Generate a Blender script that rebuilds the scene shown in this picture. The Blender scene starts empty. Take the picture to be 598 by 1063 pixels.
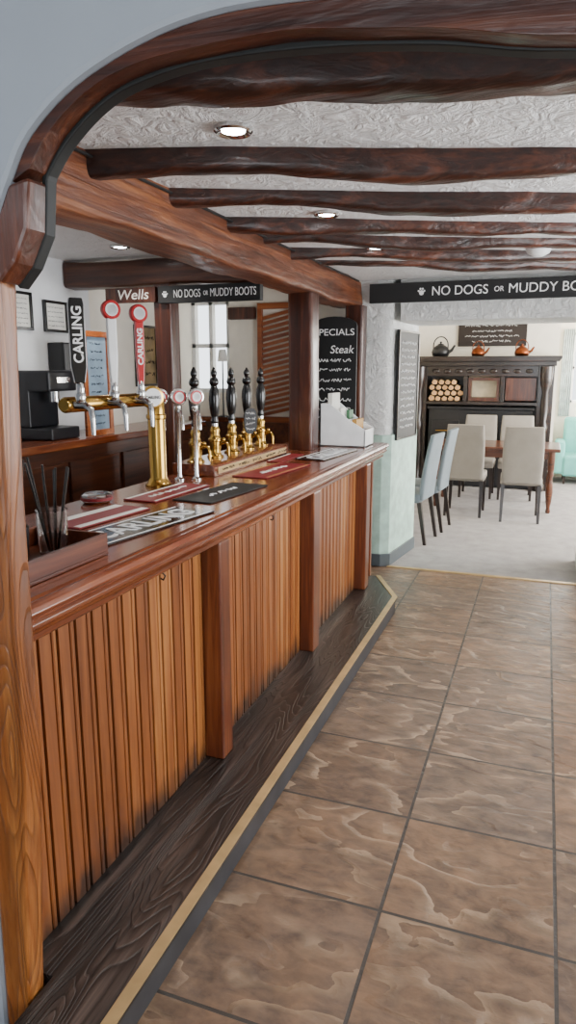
import bpy, bmesh, math, random
from mathutils import Vector, Matrix, noise
random.seed(7)
COL = bpy.context.scene.collection

# ------------------------------------------------------------ materials
def lin(h):
    h = h.lstrip('#')
    o = []
    for i in (0, 2, 4):
        c = int(h[i:i+2], 16)/255
        o.append(c/12.92 if c <= .04045 else ((c+.055)/1.055)**2.4)
    return (*o, 1)

def base(name, rough=.5, metal=0, coat=0, spec=.5):
    m = bpy.data.materials.new(name); m.use_nodes = True
    nt = m.node_tree; b = nt.nodes['Principled BSDF']
    b.inputs['Roughness'].default_value = rough
    b.inputs['Metallic'].default_value = metal
    b.inputs['Coat Weight'].default_value = coat
    b.inputs['Coat Roughness'].default_value = .15
    b.inputs['Specular IOR Level'].default_value = spec
    return m, nt, b

def coords(nt, scale=(1, 1, 1), loc=(0, 0, 0), rot=(0, 0, 0)):
    tc = nt.nodes.new('ShaderNodeTexCoord')
    mp = nt.nodes.new('ShaderNodeMapping')
    mp.inputs['Scale'].default_value = scale
    mp.inputs['Location'].default_value = loc
    mp.inputs['Rotation'].default_value = rot
    nt.links.new(tc.outputs['Object'], mp.inputs['Vector'])
    return mp.outputs['Vector']

def ramp(nt, fac, stops):
    r = nt.nodes.new('ShaderNodeValToRGB')
    e = r.color_ramp.elements
    while len(e) < len(stops): e.new(.5)
    for i, (p, c) in enumerate(stops):
        e[i].position = p; e[i].color = c if len(c) == 4 else (*c, 1)
    nt.links.new(fac, r.inputs['Fac'])
    return r.outputs['Color']

def noi(nt, vec, scale, detail=4, dist=0, rough=.5):
    n = nt.nodes.new('ShaderNodeTexNoise')
    n.inputs['Scale'].default_value = scale; n.inputs['Detail'].default_value = detail
    n.inputs['Distortion'].default_value = dist; n.inputs['Roughness'].default_value = rough
    nt.links.new(vec, n.inputs['Vector'])
    return n.outputs['Fac']

def bump(nt, b, h, strength=.3, dist=.01, prev=None):
    n = nt.nodes.new('ShaderNodeBump')
    n.inputs['Strength'].default_value = strength; n.inputs['Distance'].default_value = dist
    nt.links.new(h, n.inputs['Height'])
    if prev: nt.links.new(prev, n.inputs['Normal'])
    nt.links.new(n.outputs['Normal'], b.inputs['Normal'])
    return n.outputs['Normal']

def mixc(nt, fac, a, b_, mode='MIX'):
    n = nt.nodes.new('ShaderNodeMix'); n.data_type = 'RGBA'; n.blend_type = mode
    for v, s in ((fac, n.inputs[0]), (a, n.inputs[6]), (b_, n.inputs[7])):
        if isinstance(v, (int, float)): s.default_value = v
        elif isinstance(v, tuple): s.default_value = v
        else: nt.links.new(v, s)
    return n.outputs[2]

def mth(nt, op, a, b_=0, c=0):
    n = nt.nodes.new('ShaderNodeMath'); n.operation = op
    for v, s in zip((a, b_, c), n.inputs):
        if isinstance(v, (int, float)): s.default_value = v
        else: nt.links.new(v, s)
    return n.outputs[0]

def plain(name, col, rough=.5, metal=0, var=.08, coat=0, bs=0, bscale=40, spec=.5):
    m, nt, b = base(name, rough, metal, coat, spec)
    c = lin(col); v = coords(nt)
    n = noi(nt, v, 9, 3)
    c2 = tuple(x*(1-var) for x in c[:3]); c3 = tuple(min(1, x*(1+var)) for x in c[:3])
    nt.links.new(ramp(nt, n, [(.3, c2), (.7, c3)]), b.inputs['Base Color'])
    if bs: bump(nt, b, noi(nt, v, bscale, 5), bs, .01)
    return m

def wood(name, dark, mid, light, axis='Y', rough=.4, coat=.2, bs=.25, k=1.0, dist=.004, hewn=0, rings=0):
    m, nt, b = base(name, rough, 0, coat)
    s = {'X': (1.1, 22, 22), 'Y': (22, 1.1, 22), 'Z': (22, 22, 1.1)}[axis]
    v = coords(nt, tuple(x*k for x in s))
    n1 = noi(nt, v, 1.0, 6, 1.2, .6)
    s2 = {'X': (.35, 5, 5), 'Y': (5, .35, 5), 'Z': (5, 5, .35)}[axis]
    v2 = coords(nt, tuple(x*k for x in s2))
    n2 = noi(nt, v2, 1.2, 3, .8)
    s3 = {'X': (3, 80, 80), 'Y': (80, 3, 80), 'Z': (80, 80, 3)}[axis]
    n3 = noi(nt, coords(nt, s3), 1, 3, .4)
    f = mth(nt, 'ADD', mth(nt, 'MULTIPLY', n1, .5), mth(nt, 'MULTIPLY', n2, .32))
    f = mth(nt, 'ADD', f, mth(nt, 'MULTIPLY', n3, .18))
    col = ramp(nt, f, [(.36, lin(dark)), (.5, lin(mid)), (.64, lin(light))])
    h = n1
    if rings:
        s4 = {'X': (.9, 7, 7), 'Y': (7, .9, 7), 'Z': (7, 7, .9)}[axis]
        q = mth(nt, 'FRACT', mth(nt, 'MULTIPLY', noi(nt, coords(nt, s4), 1, 1.5, .3), 26))
        rg_ = ramp(nt, q, [(0, (0, 0, 0)), (.45, (.35,)*3), (.85, (1, 1, 1)), (1, (0, 0, 0))])
        col = mixc(nt, mth(nt, 'MULTIPLY', rg_, rings), col, lin(dark))
        h = mth(nt, 'SUBTRACT', n1, mth(nt, 'MULTIPLY', rg_, .5))
    nt.links.new(col, b.inputs['Base Color'])
    p = bump(nt, b, h, bs, dist)
    if hewn:
        n4 = noi(nt, coords(nt, tuple(7 if x > 2 else 2.5 for x in s)), 1, 4, .6)
        bump(nt, b, n4, hewn, .03, p)
    return m

def emis(name, col, st):
    m, nt, b = base(name)
    b.inputs['Emission Color'].default_value = lin(col)
    b.inputs['Emission Strength'].default_value = st
    b.inputs['Base Color'].default_value = lin(col)
    return m

def glass(name, col='#ffffff', rough=.02):
    m, nt, b = base(name, rough)
    b.inputs['Base Color'].default_value = lin(col)
    b.inputs['Transmission Weight'].default_value = 1
    b.inputs['IOR'].default_value = 1.45
    return m

def floor_mat():
    m, nt, b = base('slate_tile', .4, 0, 0, .5)
    v = coords(nt, (1, 1, 1), (.372+.512*20, -1.85+.487*20, 0))
    br = nt.nodes.new('ShaderNodeTexBrick')
    br.offset = 0; br.squash = 1
    br.inputs['Scale'].default_value = 1
    br.inputs['Brick Width'].default_value = .512
    br.inputs['Row Height'].default_value = .487
    br.inputs['Mortar Size'].default_value = .006
    br.inputs['Mortar Smooth'].default_value = .15
    br.inputs['Bias'].default_value = 0
    br.inputs['Color1'].default_value = (0, 0, 0, 1)
    br.inputs['Color2'].default_value = (1, 1, 1, 1)
    nt.links.new(v, br.inputs['Vector'])
    vm = nt.nodes.new('ShaderNodeVectorMath'); vm.operation = 'MULTIPLY_ADD'
    nt.links.new(br.outputs['Color'], vm.inputs[0])
    vm.inputs[1].default_value = (7, 13, 5)
    nt.links.new(v, vm.inputs[2])
    vv = vm.outputs[0]
    mp = nt.nodes.new('ShaderNodeMapping'); mp.inputs['Rotation'].default_value = (0, 0, .6); mp.inputs['Scale'].default_value = (1, 2.0, 1)
    nt.links.new(vv, mp.inputs['Vector']); vs = mp.outputs['Vector']
    n1 = noi(nt, vv, 2.8, 4, .6, .55)
    n2 = noi(nt, vv, 30, 6, .2, .7)
    n3 = noi(nt, vs, 8, 5, .5, .6)
    tile = ramp(nt, n1, [(.32, lin('#51443a')), (.45, lin('#77624f')), (.55, lin('#675a51')), (.68, lin('#977a5d'))])
    tile = mixc(nt, .35, tile, ramp(nt, n2, [(.3, lin('#3c342e')), (.7, lin('#a8917a'))]))
    tile = mixc(nt, .38, tile, ramp(nt, n3, [(.36, lin('#463b34')), (.64, lin('#a88d74'))]))
    tint = ramp(nt, br.outputs['Color'], [(0, lin('#ffdfc2')), (.35, lin('#dfdadb')), (.7, lin('#f6e2d0')), (1, lin('#cbc4c5'))])
    tile = mixc(nt, .95, tile, tint, 'MULTIPLY')
    t = mth(nt, 'MULTIPLY', mth(nt, 'ADD', noi(nt, vs, 1.6, 3.5, .3, .5), mth(nt, 'MULTIPLY', n2, .02)), 7)
    fr = mth(nt, 'FRACT', t)
    terr = mth(nt, 'ADD', mth(nt, 'FLOOR', t), mth(nt, 'MINIMUM', mth(nt, 'MULTIPLY', fr, 5), 1))
    face = ramp(nt, fr, [(0, (.9, .9, .9)), (.14, (.5, .5, .5)), (.4, (0, 0, 0)), (1, (0, 0, 0))])
    gate = ramp(nt, noi(nt, vv, 6, 3), [(.40, (0, 0, 0)), (.58, (1, 1, 1))])
    tile = mixc(nt, mth(nt, 'MULTIPLY', mth(nt, 'MULTIPLY', face, gate), .55), tile, lin('#c2a484'))  # ridge highlights mixed into the tile colour as pale edges
    col = mixc(nt, br.outputs['Fac'], tile, lin('#3f3934'))
    nt.links.new(col, b.inputs['Base Color'])
    nt.links.new(ramp(nt, n2, [(.3, (.30,)*3), (.7, (.58,)*3)]), b.inputs['Roughness'])
    p = bump(nt, b, terr, .5, .008)
    p = bump(nt, b, n2, .4, .005, p)
    p = bump(nt, b, n3, .4, .012, p)
    inv = mth(nt, 'SUBTRACT', 1, br.outputs['Fac'])
    bump(nt, b, inv, .6, .008, p)
    return m

def artex(name, col, st=.6, sc=14, dist=.012, em=0):
    m, nt, b = base(name, .6)
    v = coords(nt)
    n = noi(nt, v, sc, 6, .7, .62)
    n2 = noi(nt, v, sc*.3, 3, .4)
    c = lin(col)
    h = mth(nt, 'ABSOLUTE', mth(nt, 'SUBTRACT', n, .5))
    h = mth(nt, 'MINIMUM', mth(nt, 'MULTIPLY', h, 7), 1)
    nt.links.new(ramp(nt, n2, [(.3, tuple(x*.94 for x in c[:3])), (.7, c[:3])]), b.inputs['Base Color'])
    p = bump(nt, b, h, st, dist)
    bump(nt, b, n2, st*.7, dist*2.5, p)
    return m

def panel_mat():
    m, nt, b = base('varnished_panel_wood', .36, 0, .25)
    v = coords(nt, (20, 20, 1.2))
    n1 = noi(nt, v, 1, 6, 1, .6)
    tc = nt.nodes.new('ShaderNodeTexCoord')
    sx = nt.nodes.new('ShaderNodeSeparateXYZ'); nt.links.new(tc.outputs['Object'], sx.inputs[0])
    q = mth(nt, 'FLOOR', mth(nt, 'MULTIPLY', sx.outputs['Y'], 1/.0785))
    wn = nt.nodes.new('ShaderNodeTexWhiteNoise'); wn.noise_dimensions = '1D'
    nt.links.new(q, wn.inputs['W'])
    f = mth(nt, 'ADD', mth(nt, 'MULTIPLY', n1, .75), mth(nt, 'MULTIPLY', wn.outputs['Value'], .25))
    col = ramp(nt, f, [(.28, lin('#663412')), (.5, lin('#8f5125')), (.72, lin('#b1743c'))])
    g = mth(nt, 'MULTIPLY', mth(nt, 'SUBTRACT', .0115, sx.outputs['X']), 150)
    gc = nt.nodes.new('ShaderNodeClamp'); nt.links.new(g, gc.inputs[0])
    col = mixc(nt, mth(nt, 'MULTIPLY', gc.outputs[0], .85), col, lin('#271207'))
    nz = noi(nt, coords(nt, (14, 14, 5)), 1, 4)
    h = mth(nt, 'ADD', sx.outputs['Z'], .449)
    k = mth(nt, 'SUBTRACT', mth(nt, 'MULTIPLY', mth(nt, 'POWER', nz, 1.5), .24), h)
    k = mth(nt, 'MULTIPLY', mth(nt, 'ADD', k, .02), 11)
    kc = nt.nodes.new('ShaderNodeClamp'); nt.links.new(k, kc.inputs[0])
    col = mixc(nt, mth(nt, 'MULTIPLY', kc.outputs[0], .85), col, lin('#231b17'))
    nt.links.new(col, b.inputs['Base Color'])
    bump(nt, b, n1, .15, .003)
    return m

M = {}
M['floor'] = floor_mat()
M['artex'] = artex('textured_white_ceiling', '#f8f8f7', .7, 12, .016)
M['pillar'] = artex('rough_white_plaster', '#f6f7f4', .8, 14, .018)
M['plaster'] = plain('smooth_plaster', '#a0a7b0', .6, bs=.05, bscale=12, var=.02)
M['cream'] = plain('cream_plaster', '#f5eedf', .7, bs=.1, bscale=15, var=.03)
M['whitewall'] = plain('white_wall', '#eceef0', .7, bs=.1, bscale=15, var=.03)
M['carpet'] = plain('grey_carpet', '#a39f9e', .95, var=.12, bs=.6, bscale=300, spec=.1)
M['beamX'] = wood('dark_beam_wood', '#140906', '#35180f', '#63331f', 'X', .38, .25, 1, .8, .008, .8)
M['beamX2'] = wood('cross_beam_wood', '#28120a', '#502a18', '#754529', 'X', .45, .2, .9, .8, .008, .6)
M['beamY'] = wood('main_beam_wood', '#321709', '#693519', '#a0643a', 'Y', .48, .12, 1, .9, .01, .7)
M['postZ'] = wood('post_wood', '#200e07', '#441e10', '#6b3a1d', 'Z', .35, .35, .5, hewn=.4)
M['nearpost'] = wood('orange_post_wood', '#4f270c', '#945320', '#be7b3e', 'Z', .42, .25, 1, .9, .006, .3, rings=.5)
M['arch'] = wood('arch_wood', '#1e0d08', '#462012', '#744026', 'X', .4, .25, .9, .8, .006, .6)
M['archZ'] = wood('bracket_wood', '#2a130b', '#552816', '#824629', 'Z', .35, .35, .8, .8, .005, .5)
M['blackgreen'] = plain('near_black_edge', '#0c1010', .6)  # near-black colour for the arch's inner underside
M['top'] = wood('counter_top_wood', '#481a0c', '#76361b', '#a05a34', 'Y', .2, .6, .08)
M['nose'] = wood('counter_moulding_wood', '#3e180c', '#6c3217', '#96532a', 'Y', .27, .45, .1)
M['panel'] = panel_mat()
M['barpost'] = wood('bar_post_wood', '#32150a', '#612d15', '#8b522b', 'Z', .33, .3, .25)
M['step'] = wood('worn_dark_step_wood', '#0c0a09', '#2f2722', '#675850', 'Y', .4, .2, .6, .8, .005, rings=.75)
M['kick'] = plain('dark_kickboard', '#39393c', .5, var=.25)
M['brass'] = plain('brass', '#b8924a', .22, 1, var=.06)
M['brassdull'] = plain('worn_brass_strip', '#c4a878', .42, .5, var=.15)
M['chrome'] = plain('chrome', '#d8d8d8', .12, 1, var=.02)
M['black'] = plain('black_gloss', '#0c0c0d', .2, coat=.5)
M['blackmatt'] = plain('black_matt', '#111112', .6)
M['red'] = plain('red_plastic', '#b3141c', .3, coat=.3)
M['darkred'] = plain('dark_red_rubber', '#7e1a20', .5)
M['white'] = plain('white_plastic', '#eff1f2', .35)
M['paper'] = plain('white_paper', '#e6e4dc', .7)
M['paperb'] = plain('blue_grey_paper', '#7f94a6', .5, var=.2)
M['chalk'] = plain('chalk_white', '#f2f2f2', .8)
M['iron'] = plain('cast_iron', '#17171a', .38, var=.3, bs=.2, bscale=30)
M['brownpanel'] = wood('dark_cabinet_wood', '#2a140b', '#4e2715', '#6b3a20', 'Y', .4, .2, .2)
M['rangewood'] = wood('dark_mantel_wood', '#0e0907', '#1e120e', '#352017', 'X', .35, .4, .2)
M['fabric'] = plain('greige_fabric', '#948e86', .85, var=.06, bs=.4, bscale=220)
M['fabric2'] = plain('blue_grey_fabric', '#717c82', .85, var=.06, bs=.4, bscale=220)
M['leg'] = plain('dark_wood_leg', '#1f120c', .35, coat=.2)
M['table'] = wood('table_wood', '#2c1307', '#512711', '#6e3d1f', 'X', .3, .4, .1)
M['teal'] = plain('teal_fabric', '#69b5ac', .8, var=.08, bs=.3, bscale=150)
M['sage'] = plain('sage_green_paint', '#a9c6b8', .6, var=.2, bs=.5, bscale=9)
M['skirt'] = plain('grey_skirting', '#4c5458', .5)
M['winframe'] = plain('white_window_frame', '#e8e8e6', .4)
M['louvre'] = wood('orange_louvre_wood', '#6b3011', '#974f22', '#b76c37', 'X', .4, .2, .1)
M['bark'] = plain('log_bark', '#4d3525', .9, var=.4, bs=.8, bscale=50)
M['logend'] = plain('log_end', '#d2a675', .8, var=.25, bs=.2, bscale=60)
M['copper'] = plain('copper', '#84482a', .28, 1)
M['bulb'] = emis('downlight_glow', '#f4fbff', 40)
M['screen'] = plain('tiled_back', '#d8ccae', .4, var=.2)
M['gloss_glass'] = glass('clear_glass')
M['amber'] = plain('amber_card', '#b98c44', .6)
M['sepia'] = plain('sepia_print', '#8d7650', .6, var=.4)
M['green'] = plain('green_card', '#3c6b4a', .6)
M['caddy'] = wood('caddy_wood', '#38170c', '#5d2a15', '#7d4224', 'Y', .4, .2, .1)
M['bottledark'] = plain('dark_appliance', '#1b1c20', .35, var=.2)
M['gingham'] = plain('pale_curtain_cloth', '#c7d2cf', .9, var=.25, bs=.3, bscale=60)

# ------------------------------------------------------------ geometry helpers
def BM(): return bmesh.new()

def box(bm, a, b, mi=0):
    x0, y0, z0 = a; x1, y1, z1 = b
    v = [bm.verts.new(p) for p in ((x0,y0,z0),(x1,y0,z0),(x1,y1,z0),(x0,y1,z0),(x0,y0,z1),(x1,y0,z1),(x1,y1,z1),(x0,y1,z1))]
    for f in ((0,3,2,1),(4,5,6,7),(0,1,5,4),(1,2,6,5),(2,3,7,6),(3,0,4,7)):
        bm.faces.new([v[i] for i in f]).material_index = mi

def prism(bm, pts, axis, lo, hi, mi=0):
    def P(p, t):
        if axis == 'y': return (p[0], t, p[1])
        if axis == 'x': return (t, p[0], p[1])
        return (p[0], p[1], t)
    a = [bm.verts.new(P(p, lo)) for p in pts]; b = [bm.verts.new(P(p, hi)) for p in pts]
    n = len(pts)
    bm.faces.new(a).material_index = mi
    bm.faces.new(b[::-1]).material_index = mi
    for i in range(n):
        bm.faces.new((a[i], b[i], b[(i+1) % n], a[(i+1) % n])).material_index = mi

def ring(bm, c, u, w, r, n, r2=None):
    r2 = r2 or r
    return [bm.verts.new(c + u*math.cos(2*math.pi*i/n)*r + w*math.sin(2*math.pi*i/n)*r2) for i in range(n)]

def frame(d):
    d = d.normalized()
    t = Vector((0, 0, 1)) if abs(d.z) < .9 else Vector((1, 0, 0))
    u = d.cross(t).normalized(); w = d.cross(u).normalized()
    return u, w

def loft(bm, rings, caps=True, mi=0):
    n = len(rings[0])
    for a, b in zip(rings, rings[1:]):
        for i in range(n):
            bm.faces.new((a[i], a[(i+1) % n], b[(i+1) % n], b[i])).material_index = mi
    if caps:
        bm.faces.new(rings[0][::-1]).material_index = mi
        bm.faces.new(rings[-1]).material_index = mi

def cyl(bm, p0, p1, r0, r1=None, n=16, mi=0):
    p0 = Vector(p0); p1 = Vector(p1); u, w = frame(p1-p0)
    loft(bm, [ring(bm, p0, u, w, r0, n), ring(bm, p1, u, w, r0 if r1 is None else r1, n)], mi=mi)

def tube(bm, pts, r, n=8, mi=0):
    pts = [Vector(p) for p in pts]; rs = []
    u = None
    for i, p in enumerate(pts):
        d = (pts[min(i+1, len(pts)-1)] - pts[max(i-1, 0)]).normalized()
        if u is None: u, w = frame(d)
        else:
            u = (u - d*u.dot(d)).normalized(); w = d.cross(u).normalized()
        rr = r[i] if isinstance(r, (list, tuple)) else r
        rs.append(ring(bm, p, u, w, rr, n))
    loft(bm, rs, mi=mi)

def lathe(bm, prof, c=(0, 0, 0), n=20, axis=(0, 0, 1), mi=0):
    c = Vector(c); ax = Vector(axis).normalized(); u, w = frame(ax)
    loft(bm, [ring(bm, c+ax*h, u, w, max(r, .0004), n) for r, h in prof], mi=mi)

def ball(bm, c, r, sx=1, sy=1, sz=1, n=12):
    bmesh.ops.create_uvsphere(bm, u_segments=n, v_segments=n//2+2, radius=r,
        matrix=Matrix.Translation(c) @ Matrix.Diagonal((sx, sy, sz, 1)))

def rbox(bm, a, b, r=.02, seg=2):
    t = BM(); box(t, a, b)
    bmesh.ops.bevel(t, geom=t.edges[:], offset=r, segments=seg, affect='EDGES', profile=.6)
    me = bpy.data.meshes.new('t'); t.to_mesh(me); bm.from_mesh(me); bpy.data.meshes.remove(me); t.free()

def spline(pts, k=6):
    P = [Vector(p) for p in pts]; out = []
    for i in range(len(P)-1):
        a = P[max(i-1, 0)]; b = P[i]; c = P[i+1]; d = P[min(i+2, len(P)-1)]
        for j in range(k):
            t = j/k
            q = .5*((2*b)+(c-a)*t+(2*a-5*b+4*c-d)*t*t+(3*b-a-3*c+d)*t**3)
            out.append((q.x, q.y))
    out.append(tuple(P[-1])); return out

def rbeam(bm, p0, p1, w, h, amp=.01, seed=0, n=40, rnd=.25):
    p0 = Vector(p0); p1 = Vector(p1); d = (p1-p0); L = d.length; d.normalize()
    if abs(d.z) > .8: side = Vector((1, 0, 0)); up = d.cross(side).normalized()
    else:
        side = d.cross(Vector((0, 0, 1))).normalized(); up = Vector((0, 0, 1))
    cs = []
    K = 24
    for i in range(K):
        a = 2*math.pi*(i+.5)/K
        c, s = math.cos(a), math.sin(a)
        cs.append((math.copysign(abs(c)**rnd, c)*w/2, math.copysign(abs(s)**rnd, s)*h/2))
    rs = []
    for j in range(n+1):
        t = L*j/n; p = p0+d*t
        off = Vector((noise.noise((t*1.3, seed, 0)), noise.noise((t*1.5, seed, 5)), 0))*amp*1.5
        r = []
        for x, y in cs:
            k = 1+noise.noise((x*9+seed*3, y*9, t*2.6))*amp*9 + noise.noise((x*25, y*25+seed, t*9))*amp*4
            r.append(bm.verts.new(p+side*(x*k+off.x)+up*(y*k+off.y)))
        rs.append(r)
    loft(bm, rs)

def mk(name, bm, mat, parent=None, smooth=None, bevel=0, bottom=False):
    bmesh.ops.recalc_face_normals(bm, faces=bm.faces[:])
    me = bpy.data.meshes.new(name); bm.to_mesh(me); bm.free()
    mats = mat if isinstance(mat, (list, tuple)) else [mat]
    for m in mats: me.materials.append(M[m] if isinstance(m, str) else m)
    vs = [v.co for v in me.vertices]
    lo = Vector([min(v[i] for v in vs) for i in range(3)]); hi = Vector([max(v[i] for v in vs) for i in range(3)])
    c = (lo+hi)/2
    if bottom or parent is None: c.z = lo.z
    if name.startswith(('floor', 'ceiling')): c = Vector((0, 0, c.z))
    me.transform(Matrix.Translation(-c))
    ob = bpy.data.objects.new(name, me); ob.location = c
    COL.objects.link(ob)
    if parent: ob.parent = parent
    if smooth is not None:
        me.polygons.foreach_set('use_smooth', [True]*len(me.polygons))
        me.set_sharp_from_angle(angle=math.radians(smooth))
    if bevel:
        md = ob.modifiers.new('bevel', 'BEVEL'); md.width = bevel; md.segments = 2
        md.limit_method = 'ANGLE'; md.angle_limit = math.radians(35)
    return ob

def place(ob, at, rz):
    mb = Matrix.LocRotScale(ob.location, ob.rotation_euler, ob.scale)
    ob.matrix_basis = Matrix.Translation(at) @ Matrix.Rotation(rz, 4, 'Z') @ mb
    return ob

def tag(ob, label, cat, group=None):
    ob['label'] = label; ob['category'] = cat
    if group: ob['group'] = group
    return ob

def thing(name, label, cat, group=None):
    e = bpy.data.objects.new(name, None); e.empty_display_size = .1
    COL.objects.link(e)
    return tag(e, label, cat, group)

def settle(root, b):
    b = Vector(b); root.location = b
    for c in root.children: c.location = c.location - b

def struct(ob):
    ob['kind'] = 'structure'; return ob

def dup(root, loc, rz=None, label=None):
    kids = {}
    for o in COL.objects:
        if o.parent: kids.setdefault(o.parent, []).append(o)
    def cp(o, par):
        n = o.copy(); COL.objects.link(n)
        if par: n.parent = par
        for ch in list(kids.get(o, [])): cp(ch, n)
        return n
    n = cp(root, None); n.location = loc
    if rz is not None: n.rotation_euler = (0, 0, rz)
    if label: n['label'] = label
    return n

def text(s, size, loc, rot, mat, parent, name='lettering', width=None, align='CENTER', bold=0, ext=.0008, shear=0):
    cu = bpy.data.curves.new('t', 'FONT'); cu.body = s; cu.size = size
    cu.align_x = align; cu.align_y = 'CENTER'; cu.extrude = ext; cu.offset = bold; cu.shear = shear
    o = bpy.data.objects.new('t', cu); COL.objects.link(o)
    dg = bpy.context.evaluated_depsgraph_get(); dg.update()
    me = bpy.data.meshes.new_from_object(o.evaluated_get(dg))
    bpy.data.objects.remove(o); bpy.data.curves.remove(cu)
    if width:
        xs = [v.co.x for v in me.vertices]; k = width/(max(xs)-min(xs))
        me.transform(Matrix.Diagonal((k, 1, 1, 1)))
    me.materials.clear(); me.materials.append(M[mat])
    ob = bpy.data.objects.new(name, me); COL.objects.link(ob)
    ob.location = loc; ob.rotation_euler = rot
    if parent: ob.parent = parent
    return ob

FRONT = (math.pi/2, 0, 0)
FLAT = (0, 0, math.pi/2)

def scribble(bm, x0, x1, z, h, place_, seed):
    rnd = random.Random(seed); x = x0
    while x < x1-h:
        wl = min(x1-x, h*rnd.uniform(1.5, 4))
        k = int(wl/(h*.28))+2
        pts = [place_(x+wl*i/k, z+rnd.uniform(-.5, .5)*h) for i in range(k+1)]
        tube(bm, pts, h*.09, 4)
        x += wl+h*.6

# ============================================================ SHELL
CZ = 2.345
bm = BM(); box(bm, (-3.2, -2.4, -.06), (1.9, 5.67, 0)); struct(mk('floor', bm, 'floor'))
bm = BM(); box(bm, (-3.2, 5.67, -.06), (3, 11.8, .004)); struct(mk('floor_carpet', bm, 'carpet'))
bm = BM(); box(bm, (-1.17, 5.645, 0), (.34, 5.685, .008)); struct(mk('trim_1', bm, 'brassdull'))
bm = BM(); box(bm, (-3.2, 1.2, CZ), (1.9, 5.67, 2.5)); struct(mk('ceiling', bm, 'artex'))
bm = BM(); box(bm, (-3.2, 5.67, 2.45), (3, 11.8, 2.55)); struct(mk('ceiling_dining', bm, 'cream'))
bm = BM(); box(bm, (-3.2, -2.4, 2.75), (1.9, 1.12, 2.85)); struct(mk('ceiling_unseen_blocker', bm, 'plaster'))  # unseen ceiling, added to keep sky light off the arch wall
bm = BM(); box(bm, (-3.2, -2.4, 0), (-3.0, 4.2, 2.5)); struct(mk('wall_left', bm, 'whitewall'))
bm = BM(); box(bm, (-3.2, 4.2, 0), (-3.0, 5.67, 2.5)); struct(mk('wall_left_far', bm, 'cream'))
bm = BM()
box(bm, (1.7, -2.4, 0), (1.9, 2.2, 2.85)); box(bm, (1.7, 4.6, 0), (1.9, 5.67, 2.5))
box(bm, (1.7, 2.2, 0), (1.9, 4.6, .7)); box(bm, (1.7, 2.2, 2.1), (1.9, 4.6, 2.5))
struct(mk('wall_right', bm, 'cream'))
bm = BM()
box(bm, (-3.2, -2.6, 0), (-.9, -2.4, 2.85)); box(bm, (1.3, -2.6, 0), (1.9, -2.4, 2.85))
box(bm, (-.9, -2.6, 0), (1.3, -2.4, .5)); box(bm, (-.9, -2.6, 2.4), (1.3, -2.4, 2.85))
struct(mk('wall_rear_unseen_blocker', bm, 'plaster'))  # unseen wall with opening, added to cut daylight reaching the arch wall
bm = BM()
box(bm, (-3.2, 5.67, 0), (-3.0, 5.8, 2.5)); box(bm, (-3.0, 5.67, 0), (-2.62, 5.8, 1.45))
box(bm, (-3.0, 5.67, 2.24), (-2.62, 5.8, 2.5))
box(bm, (-2.62, 5.67, 0), (-1.45, 5.8, 2.5))
struct(mk('wall_back', bm, 'cream'))
def rough_prism(pts, z0, z1, amp=.012, seed=1):
    bm = BM(); dense = []
    n = len(pts)
    for i in range(n):
        a = Vector(pts[i]); b = Vector(pts[(i+1) % n]); k = max(1, int((b-a).length/.05))
        for j in range(k): dense.append(a.lerp(b, j/k))
    Z = 36; rings = []
    cx = sum(p[0] for p in dense)/len(dense); cy = sum(p[1] for p in dense)/len(dense)
    for iz in range(Z+1):
        z = z0+(z1-z0)*iz/Z; r = []
        for p in dense:
            d = Vector((p[0]-cx, p[1]-cy)).normalized()
            f = noise.noise((p[0]*4+seed, p[1]*4, z*3))*amp + noise.noise((p[0]*11, p[1]*11+seed, z*9))*amp*.4
            r.append(bm.verts.new((p[0]+d.x*f, p[1]+d.y*f, z)))
        rings.append(r)
    loft(bm, rings)
    return bm
bm = rough_prism([(-1.45, 5.67), (-1.24, 5.66), (-1.19, 5.70), (-1.10, 6.38), (-1.14, 6.42), (-1.45, 6.42)], 0, 2.45)
struct(mk('wall_pillar', bm, 'pillar', smooth=50))
bm = rough_prism([(-1.13, 5.685), (1.7, 5.685), (1.7, 6.4), (-1.13, 6.4)], 2.03, 2.448, .01, 4)
struct(mk('wall_lintel', bm, 'pillar', smooth=50))
bm = BM(); box(bm, (.345, 5.68, 0), (1.7, 6.4, 2.03)); struct(mk('wall_jamb', bm, 'pillar'))
bm = BM(); prism(bm, [(-1.42, 5.648), (-1.235, 5.636), (-1.165, 5.685), (-1.075, 6.37), (-1.10, 6.375), (-1.19, 5.705), (-1.245, 5.66), (-1.42, 5.665)], 'z', .1, 1.12)
struct(mk('wall_dado', bm, 'sage', bevel=.006))
bm = BM(); prism(bm, [(-1.42, 5.638), (-1.225, 5.622), (-1.152, 5.678), (-1.062, 6.37), (-1.10, 6.375), (-1.19, 5.705), (-1.245, 5.66), (-1.42, 5.665)], 'z', 0.004, .11)
struct(mk('baseboard_pillar', bm, 'skirt', bevel=.004))
bm = BM(); box(bm, (-2.62, 5.8, 0), (-2.5, 11.6, 2.45)); struct(mk('wall_dining_left', bm, 'cream'))
bm = BM()
box(bm, (2.8, 5.67, 0), (3, 6.8, 2.45)); box(bm, (2.8, 10.4, 0), (3, 11.8, 2.45))
box(bm, (2.8, 6.8, 0), (3, 10.4, .7)); box(bm, (2.8, 6.8, 2.2), (3, 10.4, 2.45))
struct(mk('wall_dining_right', bm, 'cream'))
bm = BM()
box(bm, (-2.62, 11.6, 0), (.35, 11.8, 2.45)); box(bm, (1.35, 11.6, 0), (3, 11.8, 2.45))
box(bm, (.35, 11.6, 0), (1.35, 11.8, 1.15)); box(bm, (.35, 11.6, 2.2), (1.35, 11.8, 2.45))
struct(mk('wall_dining_back', bm, 'cream'))
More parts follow.
